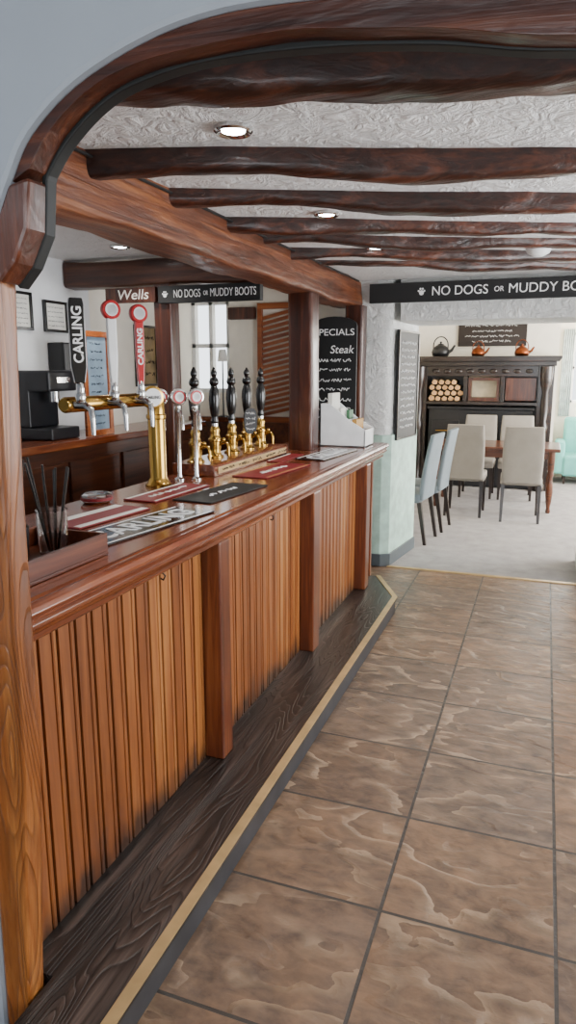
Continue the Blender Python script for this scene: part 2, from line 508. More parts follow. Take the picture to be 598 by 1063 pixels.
bm = BM(); box(bm, (-2.5, 10.66, 0), (.14, 11.6, 2.45)); struct(mk('wall_chimney_breast', bm, 'cream'))
bm = BM()
for x in (.35, .84, 1.31): box(bm, (x, 11.66, 1.15), (x+.04, 11.72, 2.2))
for z in (1.15, 1.66, 2.16): box(bm, (.35, 11.66, z), (1.35, 11.72, z+.04))
struct(mk('window_1', bm, 'winframe'))
bm = BM()
for x in (-3.0, -2.83, -2.66): box(bm, (x, 5.7, 1.45), (x+.035, 5.76, 2.24))
for z in (1.45, 1.84, 2.205): box(bm, (-3.0, 5.7, z), (-2.62, 5.76, z+.035))
struct(mk('window_2', bm, 'winframe'))

# near wall around the arch
post_l = [(-1.175, 0), (-1.16, .7), (-1.15, 1.4), (-1.125, 1.84)]
outer = [(-1.03, 1.895)]+spline([(-1.006, 1.927), (-.964, 2.0), (-.914, 2.07), (-.814, 2.138), (-.6745, 2.187), (-.548, 2.207), (-.415, 2.206), (-.235, 2.19), (0, 2.165), (.4, 2.13), (1.0, 2.12), (1.7, 2.12)], 5)
bm = BM()
prism(bm, [(-3.0, 0)]+post_l+outer+[(1.7, 2.85), (-3.0, 2.85)], 'y', 1.122, 1.20)
struct(mk('wall_front', bm, 'plaster', bevel=.012))

arch = thing('timber_arch', 'curved dark-stained timber arch framing the plaster opening', 'arch')
rightedge = spline([(-1.11, 0), (-1.085, .35), (-1.055, .75), (-1.048, 1.1), (-1.043, 1.41), (-1.03, 1.7), (-1.022, 1.835)], 4)
bm = BM()
prism(bm, post_l+[(-1.03, 1.893)]+rightedge[::-1], 'y', 1.132, 1.195)
mk('post', bm, 'nearpost', arch, bevel=.008)
bm = BM()
prism(bm, [(-1.03, 1.895), (-1.006, 1.927), (-.972, 1.99), (-.925, 2.0), (-.928, 1.97), (-.934, 1.91), (-.968, 1.85), (-1.008, 1.812)], 'y', 1.128, 1.186)
mk('bracket', bm, 'archZ', arch, bevel=.008)
innpts = [(-.925, 2.008), (-.875, 2.066), (-.797, 2.121), (-.714, 2.150), (-.579, 2.166), (-.387, 2.160), (-.199, 2.138), (.01, 2.10), (.4, 2.07), (1.0, 2.05), (1.7, 2.05)]
inner = spline(innpts, 5)
bm = BM()
op = [p for p in outer if p[1] > 1.998 or p[0] > -.9]
op = [(-.968, 1.995)]+op
def wob(p, s): return (p[0], p[1]+.006*noise.noise((p[0]*6+s, p[1]*6, 0)))
prism(bm, op+[wob((x, z+.004), 3) for x, z in inner[::-1]], 'y', 1.136, 1.195)
mk('arch_beam', bm, 'arch', arch, bevel=.006)
bm = BM()
inn2 = [(-1.010, 1.812), (-.971, 1.85), (-.936, 1.91), (-.929, 1.97)]+inner
prism(bm, [(x+(.003 if i < 5 else 0), z-.003) for i, (x, z) in enumerate(inn2)]+[(x-.008 if i < 5 else x, z+.014) for i, (x, z) in list(enumerate(inn2))[::-1]], 'y', 1.180, 1.210)
mk('dark_edge', bm, 'blackgreen', arch, bevel=.003)
settle(arch, (-1.1, 1.16, 0))

# ------------------------------------------------------------ beams
J = [((-1.30, 1.40), (1.69, 2.25), .12, 2.240, .15),
     ((-1.50, 2.06), (1.69, 3.20), .085, 2.275, .11),
     ((-1.50, 2.57), (1.69, 3.98), .085, 2.278, .11),
     ((-1.50, 3.14), (1.69, 4.58), .075, 2.285, .11),
     ((-1.50, 3.58), (1.69, 5.00), .070, 2.290, .11),
     ((-1.50, 4.01), (1.69, 5.48), .070, 2.295, .11),
     ((-1.50, 4.50), (.95, 5.60), .070, 2.300, .11)]
for i, ((xa, ya), (xb, yb), w, z0, h) in enumerate(J):
    bm = BM(); rbeam(bm, (xa, ya, z0+h/2), (xb, yb, z0+h/2), w, h, .024, i*3.7+1, 110, .55)
    o = mk('ceiling_beam', bm, 'beamX', smooth=60)
    tag(o, 'wavy dark-stained wooden joist crossing the textured white ceiling' if i else 'thick wavy dark wooden joist just behind the arch', 'ceiling beam', 'joists across the ceiling')
bm = BM(); rbeam(bm, (-1.55, 1.25, 2.25), (-1.55, 5.66, 2.24), .22, .21, .013, 33, 150, .2)
tag(mk('main_beam', bm, 'beamY', smooth=50), 'long rough-sawn brown beam above the bar counter', 'ceiling beam')
bm = BM(); rbeam(bm, (-2.99, 4.0, 2.25), (-1.66, 4.0, 2.235), .14, .16, .010, 12, 60, .25)
tag(mk('cross_beam', bm, 'beamX2', smooth=50), 'dark brown beam crossing above the serving area', 'ceiling beam')
bm = BM()
tube(bm, [(-1.425, 1.3, 2.325), (-1.425, 2, 2.322), (-1.425, 2.7, 2.327), (-1.425, 3.5, 2.325), (-1.425, 5.5, 2.325)], .006, 6)
tag(mk('cable', bm, 'blackmatt', smooth=60), 'thin dark electric cable clipped along the main beam', 'cable')

def post(x, y, s, z0, z1, name, label, seed, mat='postZ'):
    bm = BM(); rbeam(bm, (x, y, z0), (x, y, z1), s, s, .006, seed, 40, .18)
    return tag(mk(name, bm, mat, smooth=50), label, 'post')
post(-1.54, 4.52, .17, 1.117, 2.14, 'wooden_post', 'square dark reddish-brown post standing on the bar counter', 3)
post(-1.45, 5.52, .15, .0, 2.14, 'wooden_post', 'dark wooden post beside the white plaster pillar', 8)
post(-2.28, 4.0, .12, 0, 2.17, 'wooden_post', 'slim dark wooden post under the cross beam', 15)

# ------------------------------------------------------------ downlights
for i, (x, y) in enumerate([(-.914, 2.03), (-.985, 3.20), (-.975, 4.14), (-2.34, 3.6)]):
    if i == 0:
        dl = thing('downlight', 'round chrome recessed ceiling spotlight, switched on', 'ceiling light', 'recessed ceiling spotlights')
        bm = BM(); lathe(bm, [(.036, 0), (.052, -.010), (.058, -.004), (.058, .006), (.036, .006)], n=28)
        mk('bezel', bm, 'chrome', dl, smooth=40)
        bm = BM(); lathe(bm, [(.035, -.004), (.035, .004)], n=24)
        mk('lens', bm, 'bulb', dl)
        dl.location = (x, y, CZ-.006); d0 = dl
    else:
        dup(d0, (x, y, CZ-.006))
    L = bpy.data.lights.new('spot', 'SPOT'); L.energy = 22 if i < 3 else 36; L.color = (1, .95, .88); L.spot_size = 2.4; L.spot_blend = .8; L.shadow_soft_size = .04
    lo = bpy.data.objects.new('spot_lamp', L); lo.location = (x, y, CZ-.02); COL.objects.link(lo)

sd = thing('smoke_detector', 'white round smoke detector on the ceiling', 'smoke detector')
bm = BM(); lathe(bm, [(.05, .0), (.055, -.015), (.045, -.03), (.02, -.04), (.001, -.04)], n=24); mk('cover', bm, 'white', sd, smooth=50)
bm = BM(); lathe(bm, [(.062, 0.004), (.064, -.008), (.055, -.014), (.001, -.014)], n=24); mk('base', bm, 'white', sd, smooth=50)
sd.location = (-.09, 4.34, CZ-.004); sd.scale = (1.3, 1.3, 1.7)

# ============================================================ BAR
bar = thing('bar_counter', 'long varnished wooden bar with tongue-and-groove front', 'bar counter')
prof = [(-1.80, 1.115), (-1.095, 1.115), (-1.075, 1.110), (-1.068, 1.098), (-1.072, 1.086), (-1.085, 1.080), (-1.085, 1.074)]
bm = BM(); prism(bm, prof+[(-1.80, 1.074)], 'y', 1.21, 5.12)
mk('countertop', bm, 'top', bar, bevel=.002)
bm = BM(); prism(bm, [(-1.14, 1.074), (-1.088, 1.074), (-1.080, 1.066), (-1.080, 1.056), (-1.092, 1.046), (-1.105, 1.030), (-1.108, 1.014), (-1.116, 1.008), (-1.14, 1.008)], 'y', 1.21, 5.10)
mk('edge_moulding', bm, 'nose', bar, bevel=.0015)
bm = BM(); prism(bm, [(-1.125, 1.1151), (-1.114, 1.119), (-1.103, 1.1151)], 'y', 1.21, 5.1)
mk('edge_bead', bm, 'nose', bar)
for y0, y1 in ((1.21, 2.29), (2.44, 3.44), (3.56, 4.62), (4.74, 5.0)):
    bm = BM(); nb = max(1, round((y1-y0)/.0785)); w = (y1-y0)/nb
    pts = []
    for k in range(nb):
        a = y0+k*w
        pts += [(-1.202, a), (-1.202, a+.0035), (-1.190, a+.006), (-1.190, a+w*.64), (-1.197, a+w*.66), (-1.197, a+w*.69), (-1.190, a+w*.72), (-1.1885, a+w*.78), (-1.190, a+w*.84), (-1.190, a+w-.006), (-1.202, a+w-.0035)]
    pts += [(-1.202, y1), (-1.22, y1), (-1.22, y0)]
    prism(bm, pts, 'z', .112, 1.01)
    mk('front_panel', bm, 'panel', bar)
for y, w in ((2.335, .09), (3.50, .11), (4.68, .11)):
    bm = BM(); box(bm, (-1.215, y-w/2, .112), (-1.112, y+w/2, 1.01)); mk('post', bm, 'barpost', bar, bevel=.006)
bm = BM(); box(bm, (-1.215, 2.385, .112), (-1.165, 2.437, 1.01)); mk('post', bm, 'barpost', bar, bevel=.006)
bm = BM(); box(bm, (-1.78, 4.98, 0), (-1.16, 5.02, 1.01)); mk('end_panel', bm, 'barpost', bar, bevel=.004)
bm = BM(); box(bm, (-1.78, 1.22, .0), (-1.24, 4.97, .1)); box(bm, (-1.30, 1.22, .1), (-1.23, 4.97, 1.0)); mk('carcass', bm, 'brownpanel', bar)
sp = [(-1.095, .95), (-.868, .95), (-.868, 4.55), (-1.09, 5.0), (-1.222, 5.0), (-1.222, 1.215), (-1.095, 1.215)]
bm = BM(); prism(bm, sp, 'z', .088, .111); mk('foot_step', bm, 'step', bar, bevel=.002)
sp2 = [(-1.095, .955), (-.875, .955), (-.875, 4.54), (-1.10, 4.99), (-1.222, 4.99), (-1.222, 1.22), (-1.095, 1.22)]
bm = BM(); prism(bm, sp2, 'z', 0.001, .088); mk('kickboard', bm, 'kick', bar)
bm = BM()
prism(bm, [(-.862, .95), (-.862, 4.552), (-1.084, 5.006), (-1.115, 4.993), (-.896, 4.543), (-.896, .95)], 'z', .110, .1165)
mk('brass_strip', bm, 'brassdull', bar)
for y in (1.95, 2.95):
    bm = BM(); tube(bm, [(-1.19, y, 1.0), (-1.165, y, .99), (-1.15, y, .975), (-1.158, y, .96), (-1.168, y, .965)], .003, 6)
    mk('hook', bm, 'blackmatt', bar, smooth=60)
settle(bar, (-1.4, 3.1, 0))

# ------------------------------------------------------------ bar-top items
T = 1.116
def mat_(label, x, y, w, l, mats, words=None, rz=0, col='white', name='bar_runner', stripe=None):
    r = thing(name, label, 'bar mat')
    bm = BM(); rbox(bm, (-w/2, -l/2, 0), (w/2, l/2, .006), .0025, 1)
    mk('mat', bm, mats, r)
    if stripe:
        for a, b in stripe:
            bm = BM(); box(bm, (a, -l/2+.012, .006), (b, l/2-.012, .0068)); mk('border', bm, col, r)
    if words:
        text(words[0], words[1], (0, 0, .0072), FLAT, col, r, width=words[2], bold=.002)
    r.location = (x, y, T); r.rotation_euler = (0, 0, rz)
    return r
mat_('black rubber bar mat with bold white lettering', -1.29, 2.06, .19, .60, 'black', ('CARLING', .14, .50), -.14, stripe=[(-.088, -.082), (.082, .088)])
mat_('black rubber bar mat with white lettering', -1.28, 4.25, .19, .62, 'black', ('CARLING', .14, .52), -.08, stripe=[(-.088, -.082), (.082, .088)])
bk = mat_('plain black bar mat with faint lettering', -1.31, 2.74, .19, .50, 'blackmatt', None, -.1)
bm = BM(); scribble(bm, -.12, .12, 0, .03, lambda u, v: (-v, u, .0065), 4); mk('lettering', bm, 'chalk', bk)
r = mat_('dark red bar mat with cream edge', -1.35, 3.46, .2, .56, 'darkred', None, -.08, col='amber', stripe=[(-.092, -.087), (.087, .092)])
bm = BM(); scribble(bm, -.15, .15, 0, .04, lambda u, v: (-v, u, .0072), 9); mk('lettering', bm, 'paper', r)
r = mat_('dark red bar mat with cream border', -1.535, 2.66, .16, .46, 'darkred', None, -.04, col='paper', stripe=[(-.075, -.06), (.065, .072)])
bm = BM(); scribble(bm, -.15, .15, 0, .035, lambda u, v: (-v, u, .0072), 29); mk('lettering', bm, 'paper', r)
r = mat_('dark red and cream folded bar mat', -1.52, 2.12, .17, .40, 'darkred', None, -.1, col='paper', stripe=[(-.08, -.04), (.05, .08)])
r = mat_('narrow dark red bar mat near the wooden post', -1.47, 3.98, .10, .40, 'darkred', None, 0, col='paper', stripe=[(-.045, -.035)])

cd = thing('condiment_caddy', 'open dark wooden caddy tray on the counter', 'tray')
bm = BM()
box(bm, (-.13, -.2, 0), (.13, .2, .01)); box(bm, (-.13, -.2, .01), (-.118, .2, .065)); box(bm, (.118, -.2, .01), (.13, .2, .065))
box(bm, (-.118, -.2, .01), (.118, -.188, .065)); box(bm, (-.118, .188, .01), (.118, .2, .065))
mk('tray', bm, 'caddy', cd, bevel=.002)
cd.location = (-1.31, 1.48, T)
jar = thing('glass_jar', 'clear glass tumbler holding black straws', 'jar')
bm = BM(); lathe(bm, [(.036, 0), (.039, .004), (.045, .13), (.042, .13), (.035, .01), (.001, .01)], n=28); mk('glass', bm, 'gloss_glass', jar, smooth=50)
jar.location = (-1.31, 1.60, T+.0105)
j2 = thing('glass_jar', 'dark cup full of black straws in the caddy', 'jar')
bm = BM(); lathe(bm, [(.036, 0), (.040, .004), (.046, .10), (.043, .10), (.037, .01), (.001, .01)], n=28); mk('cup', bm, 'bottledark', j2, smooth=50)
j2.location = (-1.35, 1.48, T+.0105)
for i in range(16):
    a = (i//2)*math.pi/4+.3; t = .10+.12*((i*5) % 8)/8
    bx, by = (-1.31, 1.60) if i % 2 else (-1.35, 1.48)
    bm = BM()
    d = Vector((math.cos(a)*t, math.sin(a)*t, 1)).normalized()
    p = Vector((bx+math.cos(a)*.012, by+math.sin(a)*.012, T+.023))
    cyl(bm, p, p+d*(.22+.06*((i*3) % 7)/7), .0034, n=8)
    tag(mk('drinking_straw', bm, 'black', smooth=40), 'thin black plastic drinking straw', 'straw', 'black straws in the caddy')

ds = thing('small_dish', 'small silver and glass dish with a dark base', 'dish')
bm = BM(); lathe(bm, [(.05, 0), (.06, .008), (.062, .035), (.05, .04), (.05, .03), (.001, .02)], n=10); mk('bowl', bm, 'chrome', ds)
bm = BM(); lathe(bm, [(.063, .012), (.065, .013), (.065, .022), (.063, .023)], n=20); mk('band', bm, 'darkred', ds)
ds.location = (-1.70, 2.36, T)

# ---- brass beer font with three taps
ft = thing('beer_font', 'polished brass T-shaped beer font with three tall taps', 'beer tap')
X0 = -1.68; RZ = -.68
bm = BM()
lathe(bm, [(.062, 0), (.062, .008), (.052, .014), (.045, .03), (.040, .04), (.040, .31), (.046, .315), (.046, .33), (.040, .335), (.040, .39), (.045, .40), (.03, .42), (.001, .425)], (X0, 2.82, T), 32)
mk('column', bm, 'brass', ft, smooth=40)
bm = BM(); lathe(bm, [(.001, 0), (.024, 0), (.030, .01), (.030, .60), (.036, .605), (.036, .65), (.026, .665), (.001, .67)], (X0, 2.16, 1.52), 28, (0, 1, 0))
mk('cross_tube', bm, 'brass', ft, smooth=40)
def badge(x, y, z, r, face, rim, par, name='badge', inner=None):
    d = Vector((math.cos(RZ), math.sin(RZ), 0))
    bm = BM(); lathe(bm, [(.001, -.008), (r*1.12, -.008), (r*1.12, .006), (r, .008), (.001, .008)], (x, y, z), 28, d)
    mk(name, bm, rim, par, smooth=40)
    bm = BM(); lathe(bm, [(.001, .0082), (r*.88, .0082), (r*.88, .0105), (.001, .0105)], (x, y, z), 28, d)
    mk(name+'_face', bm, face, par)
    if inner:
        bm = BM(); lathe(bm, [(r*.40, .0107), (r*.62, .0107), (r*.62, .012), (r*.40, .012), (r*.40, .0107)], (x, y, z), 24, d); mk(name+'_ring', bm, inner, par)
badge(-1.625, 2.70, 1.53, .045, 'white', 'brass', ft)
place(text('CARLING', .02, (.0125, 0, 0), (math.pi/2, 0, math.pi/2), 'black', ft, width=.066), (-1.625, 2.70, 1.53), RZ)
def tap(y, hmat, capmat, words, tcol='white'):
    bm = BM()
    tube(bm, [(X0+.03, y, 1.52), (X0+.075, y, 1.52), (X0+.10, y, 1.505), (X0+.105, y, 1.46), (X0+.105, y, 1.41)], [.014, .014, .012, .010, .008], 12)
    lathe(bm, [(.017, 0), (.02, .005), (.02, .03), (.014, .04), (.009, .06)], (X0+.055, y, 1.53), 16)
    mk('spout', bm, 'chrome', ft, smooth=50)
    at = (X0+.057, y, 0)
    bm = BM(); w = .026
    if capmat:
        pts = [(-w*.45, 1.585), (w*.45, 1.585), (w*.7, 1.70), (w*.7, 1.86), (-w*.7, 1.86), (-w*.7, 1.70)]
    else:
        pts = [(-w*.7, 1.60), (w*.7, 1.60), (w*1.1, 1.66), (w*1.1, 1.88), (w*.9, 1.905), (-w*.9, 1.905), (-w*1.1, 1.88), (-w*1.1, 1.66)]
    prism(bm, pts, 'x', -.012, .012)
    place(mk('tap_handle', bm, hmat, ft, bevel=.004), at, RZ)
    bm = BM(); lathe(bm, [(.012, 1.555), (.016, 1.565), (.014, 1.60), (.010, 1.605)], n=14); place(mk('handle_ferrule', bm, 'chrome', ft, smooth=50), at, RZ)
    if words:
        t = text(words, .05 if not capmat else .03, (.0128, 0, 1.775 if not capmat else 1.745), (0, 0, 0), tcol, ft, width=.20 if not capmat else .15, bold=.001)
        # text x -> +Z, text y -> -Y, normal -> +X
        t.rotation_euler = Matrix(((0, 0, 1), (0, -1, 0), (1, 0, 0))).to_euler()
        place(t, at, RZ)
    if capmat:
        bm = BM(); lathe(bm, [(.001, -.016), (.034, -.016), (.038, -.01), (.038, .01), (.034, .016), (.001, .016)], (0, 0, 1.88), 28, (1, 0, 0))
        place(mk('tap_badge', bm, capmat, ft, smooth=40), at, RZ)
        bm = BM(); lathe(bm, [(.020, .0165), (.025, .0165), (.025, .018), (.020, .018), (.020, .0165)], (0, 0, 1.88), 20, (1, 0, 0))
        place(mk('badge_ring', bm, 'white', ft), at, RZ)
tap(2.19, 'black', None, 'CARLING')
tap(2.41, 'white', 'red', None)
tap(2.61, 'red', 'red', 'CARLING')
settle(ft, (X0, 2.82, T))

md = thing('keg_tap', 'slim chrome keg tap with round red badge', 'beer tap', 'slim keg taps with round badges')
cx, sx_ = math.cos(RZ), math.sin(RZ)
bm = BM(); lathe(bm, [(.026, 0), (.026, .006), (.014, .014), (.011, .03), (.011, .33), (.016, .34), (.016, .36), (.001, .365)], (0, 0, 0), 18)
mk('stem', bm, 'chrome', md, smooth=40)
bm = BM(); tube(bm, [(0, 0, .33), (.035*cx, .035*sx_, .335), (.055*cx, .055*sx_, .31), (.058*cx, .058*sx_, .25)], .008, 10); mk('spout', bm, 'chrome', md, smooth=50)
badge(.016*cx, .016*sx_, .405, .036, 'red', 'chrome', md, inner='white')
md.location = (-1.745, 2.96, T)
dup(md, (-1.672, 3.01, T)); dup(md, (-1.60, 3.05, T))

pl = thing('pump_plinth', 'polished wooden plinth with drip tray carrying hand pumps', 'plinth')
bm = BM(); prism(bm, [(-.12, 0), (.12, 0), (.12, .045), (.112, .055), (.09, .062), (-.12, .062)], 'y', -.54, .54); mk('body', bm, 'nose', pl, bevel=.003)
bm = BM(); box(bm, (.121, -.5, .012), (.123, .5, .045)); mk('brass_plate', bm, 'brassdull', pl)
bm = BM()
for k in range(5): scribble(bm, -.45+k*.2, -.3+k*.2, .028, .018, lambda u, v: (.124, u, v), k)
mk('engraving', bm, 'blackmatt', pl)
pl.location = (-1.665, 3.68, T)
hp = thing('hand_pump', 'brass beer hand pump with tall black turned handle', 'hand pump', 'hand pumps on the wooden plinth')
bm = BM()
lathe(bm, [(.046, 0), (.046, .008), (.036, .014), (.030, .03), (.032, .05), (.032, .085), (.038, .09), (.038, .10), (.028, .11), (.024, .13), (.028, .145), (.022, .165), (.014, .175), (.001, .178)], n=24)
mk('cylinder', bm, 'brass', hp, smooth=40)
bm = BM(); tube(bm, [(.02, 0, .07), (.05, 0, .085), (.072, 0, .08), (.080, 0, .055), (.080, 0, .01)], [.011, .010, .009, .008, .007], 12)
ball(bm, (.05, 0, .098), .012); mk('spout', bm, 'brass', hp, smooth=60)
bm = BM()
prof = [(.009, 0), (.014, .01), (.017, .02), (.013, .035), (.016, .05), (.021, .085), (.024, .13), (.0215, .17), (.014, .195), (.012, .20), (.019, .208), (.021, .22), (.017, .235), (.009, .245), (.013, .256), (.014, .266), (.009, .28), (.003, .292), (.001, .294)]
lathe(bm, [(r_*1.3, h_*1.05) for r_, h_ in prof], (0, 0, .176), 20)
mk('handle', bm, 'black', hp, smooth=50)
bm = BM(); lathe(bm, [(.013, .165), (.018, .17), (.018, .185), (.013, .19)], n=20); mk('ferrule', bm, 'chrome', hp, smooth=40)
hp.location = (-1.68, 3.20, T+.063)
pumps = [hp]
for y in (3.43, 3.65, 3.87, 4.09): pumps.append(dup(hp, (-1.68, y, T+.063)))
def clip(pump):
    bm = BM(); pts = []
    for k in range(16):
        a = math.pi*2*k/16
        pts.append((.046*math.copysign(abs(math.cos(a))**.7, math.cos(a)), .17+.078*math.copysign(abs(math.sin(a))**.7, math.sin(a))))
    prism(bm, pts, 'x', .038, .043)
    place(mk('pump_clip', bm, 'blackmatt', pump, bevel=.001), (0, 0, 0), -.6)
    bm = BM()
    for q, z in enumerate((.215, .185, .155, .125)): scribble(bm, -.034, .034, z, .016, lambda u, v: (.0436, u, v), q+20)
    place(mk('clip_writing', bm, 'chalk', pump), (0, 0, 0), -.6)
clip(pumps[3]); pumps[3]['label'] = 'brass beer hand pump with black pump clip'

lr = thing('leaflet_rack', 'white tiered leaflet holder at the end of the counter', 'leaflet holder')
bm = BM()
for y0 in (-.13, .118): prism(bm, [(-.16, 0), (.17, 0), (.17, .12), (.05, .19), (-.09, .30), (-.16, .30)], 'y', y0, y0+.012)
box(bm, (-.16, -.13, 0), (-.15, .13, .3)); box(bm, (.16, -.13, 0), (.17, .13, .12)); box(bm, (-.16, -.13, 0), (.17, .13, .01))
box(bm, (.04, -.12, 0), (.05, .12, .19))
mk('rack', bm, 'white', lr, bevel=.002)
bm = BM(); box(bm, (-.11, -.1, .015), (-.08, .1, .37)); mk('leaflets', bm, 'paper', lr)
bm = BM(); box(bm, (-.03, -.11, .015), (-.01, .0, .27)); mk('leaflets', bm, 'paper', lr)
bm = BM(); box(bm, (.07, -.1, .015), (.10, .1, .19)); mk('card_stack', bm, 'amber', lr)
bm = BM(); box(bm, (.0, .0, .015), (.02, .11, .25)); mk('card_stack', bm, 'green', lr)
lr.location = (-1.33, 4.86, T)

# ============================================================ BACK BAR
bc = thing('back_bar_cabinet', 'dark wooden back-bar cabinet with panelled doors', 'cabinet')
bm = BM(); box(bm, (-2.99, 2.2, 0), (-2.6, 5.0, 1.2)); mk('body', bm, 'brownpanel', bc, bevel=.004)
bm = BM(); box(bm, (-2.99, 2.15, 1.2), (-2.55, 5.05, 1.245)); mk('worktop', bm, 'nose', bc, bevel=.006)
for k in range(5):
    y = 2.25+k*.55
    bm = BM(); box(bm, (-2.6, y, .1), (-2.58, y+.5, 1.12)); o = mk('door', bm, 'brownpanel', bc, bevel=.004)
    bm = BM(); ball(bm, (.025, .2, .1), .014); h = mk('knob', bm, 'brass', o, smooth=60)
settle(bc, (-2.8, 3.6, 0))
cm = thing('coffee_machine', 'black box-shaped drinks machine on the back counter', 'appliance')
bm = BM(); rbox(bm, (-.13, -.13, 0), (.13, .13, .07), .01); rbox(bm, (-.13, -.13, .07), (-.02, .13, .3), .008); rbox(bm, (-.13, -.13, .28), (.13, .13, .4), .015)
mk('body', bm, 'bottledark', cm)
bm = BM(); cyl(bm, (.06, 0, .22), (.06, 0, .285), .03); mk('nozzle', bm, 'chrome', cm, smooth=40)
bm = BM(); box(bm, (.131, -.06, .33), (.134, .06, .36)); mk('control_panel', bm, 'chrome', cm)
cm.location = (-2.78, 3.42, 1.246)

def picture(name, label, y0, y1, z0, z1, x, fm, pm, lines=6, cat='picture', fw=.018, dm='blackmatt'):
    r = thing(name, label, cat)
    bm = BM()
    box(bm, (x, y0, z0), (x+.02, y1, z0+fw)); box(bm, (x, y0, z1-fw), (x+.02, y1, z1))
    box(bm, (x, y0, z0+fw), (x+.02, y0+fw, z1-fw)); box(bm, (x, y1-fw, z0+fw), (x+.02, y1, z1-fw))
    mk('frame', bm, fm, r, bevel=.002)
    bm = BM(); box(bm, (x, y0+fw, z0+fw), (x+.008, y1-fw, z1-fw)); mk('print', bm, pm, r)
    if lines:
        bm = BM(); H = (z1-z0-2*fw)
        for k in range(lines):
            z = z1-fw-H*(k+.8)/(lines+.6)
            scribble(bm, y0+fw*2.2, y1-fw*2.2, z, H/lines*.3, lambda u, v: (x+.009, u, v), k+int(y0*10))
        mk('print_detail', bm, dm, r)
    settle(r, (x, (y0+y1)/2, z0))
    return r
picture('framed_certificate', 'black-framed certificate with lines of print', 3.40, 3.60, 1.885, 2.11, -2.998, 'black', 'paper', 6, 'certificate')
picture('framed_certificate', 'second black-framed certificate on the white wall', 3.71, 3.94, 1.885, 2.08, -2.998, 'black', 'paper', 5, 'certificate')
picture('framed_picture', 'dark-framed sepia picture on the cream wall', 4.74, 5.06, 1.52, 1.99, -2.998, 'black', 'sepia', 4, dm='leg')
pb = picture('framed_board', 'wooden-framed blue-grey notice board standing on cabinet', 3.56, 3.84, 1.247, 1.88, -2.62, 'louvre', 'paperb', 11, 'notice board', .035)
ap = thing('wall_speaker', 'small black box fixed to the white wall', 'speaker')
bm = BM(); rbox(bm, (-.06, -.12, 0), (.06, .12, .2), .01); mk('body', bm, 'bottledark', ap)
bm = BM(); lathe(bm, [(.045, 0), (.05, .004), (.03, .002), (.001, .006)], (.06, 0, .1), 20, (1, 0, 0)); mk('grille', bm, 'blackmatt', ap, smooth=40)
ap.location = (-2.935, 3.85, 1.62)

sh = thing('louvre_shutter', 'orange-brown wooden shutter with diagonal slats', 'shutter')
bm = BM()
box(bm, (-2.34, 5.63, 1.2), (-2.30, 5.668, 2.2)); box(bm, (-2.04, 5.63, 1.2), (-2.00, 5.668, 2.2))
box(bm, (-2.30, 5.63, 1.2), (-2.04, 5.668, 1.25)); box(bm, (-2.30, 5.63, 2.15), (-2.04, 5.668, 2.2))
mk('frame', bm, 'louvre', sh, bevel=.002)
bm = BM()
for k in range(19):
    z = 1.25+k*.045
    prism(bm, [(-2.30, z), (-2.04, z+.06), (-2.04, z+.088), (-2.30, z+.028)], 'y', 5.642, 5.662)
mk('slats', bm, 'louvre', sh)
settle(sh, (-2.17, 5.65, 1.2))
bm = BM(); box(bm, (-2.6, 5.60, 2.07), (-2.36, 5.668, 2.17)); tag(mk('wall_beam', bm, 'postZ', bevel=.006), 'short brown timber set in the cream wall', 'beam')
wp = thing('wall_panelling', 'brown wooden panelling below the shutter', 'panelling')
bm = BM(); box(bm, (-2.99, 5.62, 0), (-1.53, 5.668, 1.2)); mk('board', bm, 'brownpanel', wp)
bm = BM(); box(bm, (-2.99, 5.58, 1.2), (-2.4, 5.668, 1.24)); mk('ledge', bm, 'nose', wp)
settle(wp, (-2.2, 5.64, 0))
lp = thing('table_lamp', 'slim black lamp with small white shade', 'lamp')
bm = BM(); lathe(bm, [(.05, 0), (.05, .01), (.008, .02), (.006, .5), (.001, .5)], n=16); mk('stand', bm, 'black', lp, smooth=40)
bm = BM(); lathe(bm, [(.045, .48), (.03, .58), (.028, .58), (.043, .48)], n=20); mk('lamp_shade', bm, 'paper', lp, smooth=40)
lp.location = (-2.66, 5.61, 1.241)

sb = thing('specials_chalkboard', 'arched black chalkboard with white chalk menu', 'chalkboard')
bm = BM(); pts = [(-1.74, 1.18), (-1.38, 1.18), (-1.38, 1.98)]+[(-1.56+.18*math.cos(a), 1.98+.07*math.sin(a)) for a in [math.pi*k/10 for k in range(1, 10)]]+[(-1.74, 1.98)]
prism(bm, pts, 'y', 5.30, 5.325); mk('board', bm, 'blackmatt', sb, bevel=.003)
text('SPECIALS', .07, (-1.56, 5.298, 1.93), FRONT, 'chalk', sb, width=.32)
text('Steak', .085, (-1.50, 5.298, 1.80), FRONT, 'chalk', sb, width=.19, shear=.2)
bm = BM()
for k, z in enumerate((1.72, 1.65, 1.57, 1.50, 1.42, 1.35, 1.28)): scribble(bm, -1.68, -1.42, z, .028, lambda u, v: (u, 5.298, v), k+40)
mk('chalk_writing', bm, 'chalk', sb)
for x in (-1.72, -1.40):
    bm = BM(); cyl(bm, (x, 5.32, 1.18), (x, 5.36, .0), .012); mk('leg', bm, 'leg', sb)
settle(sb, (-1.56, 5.32, 0))

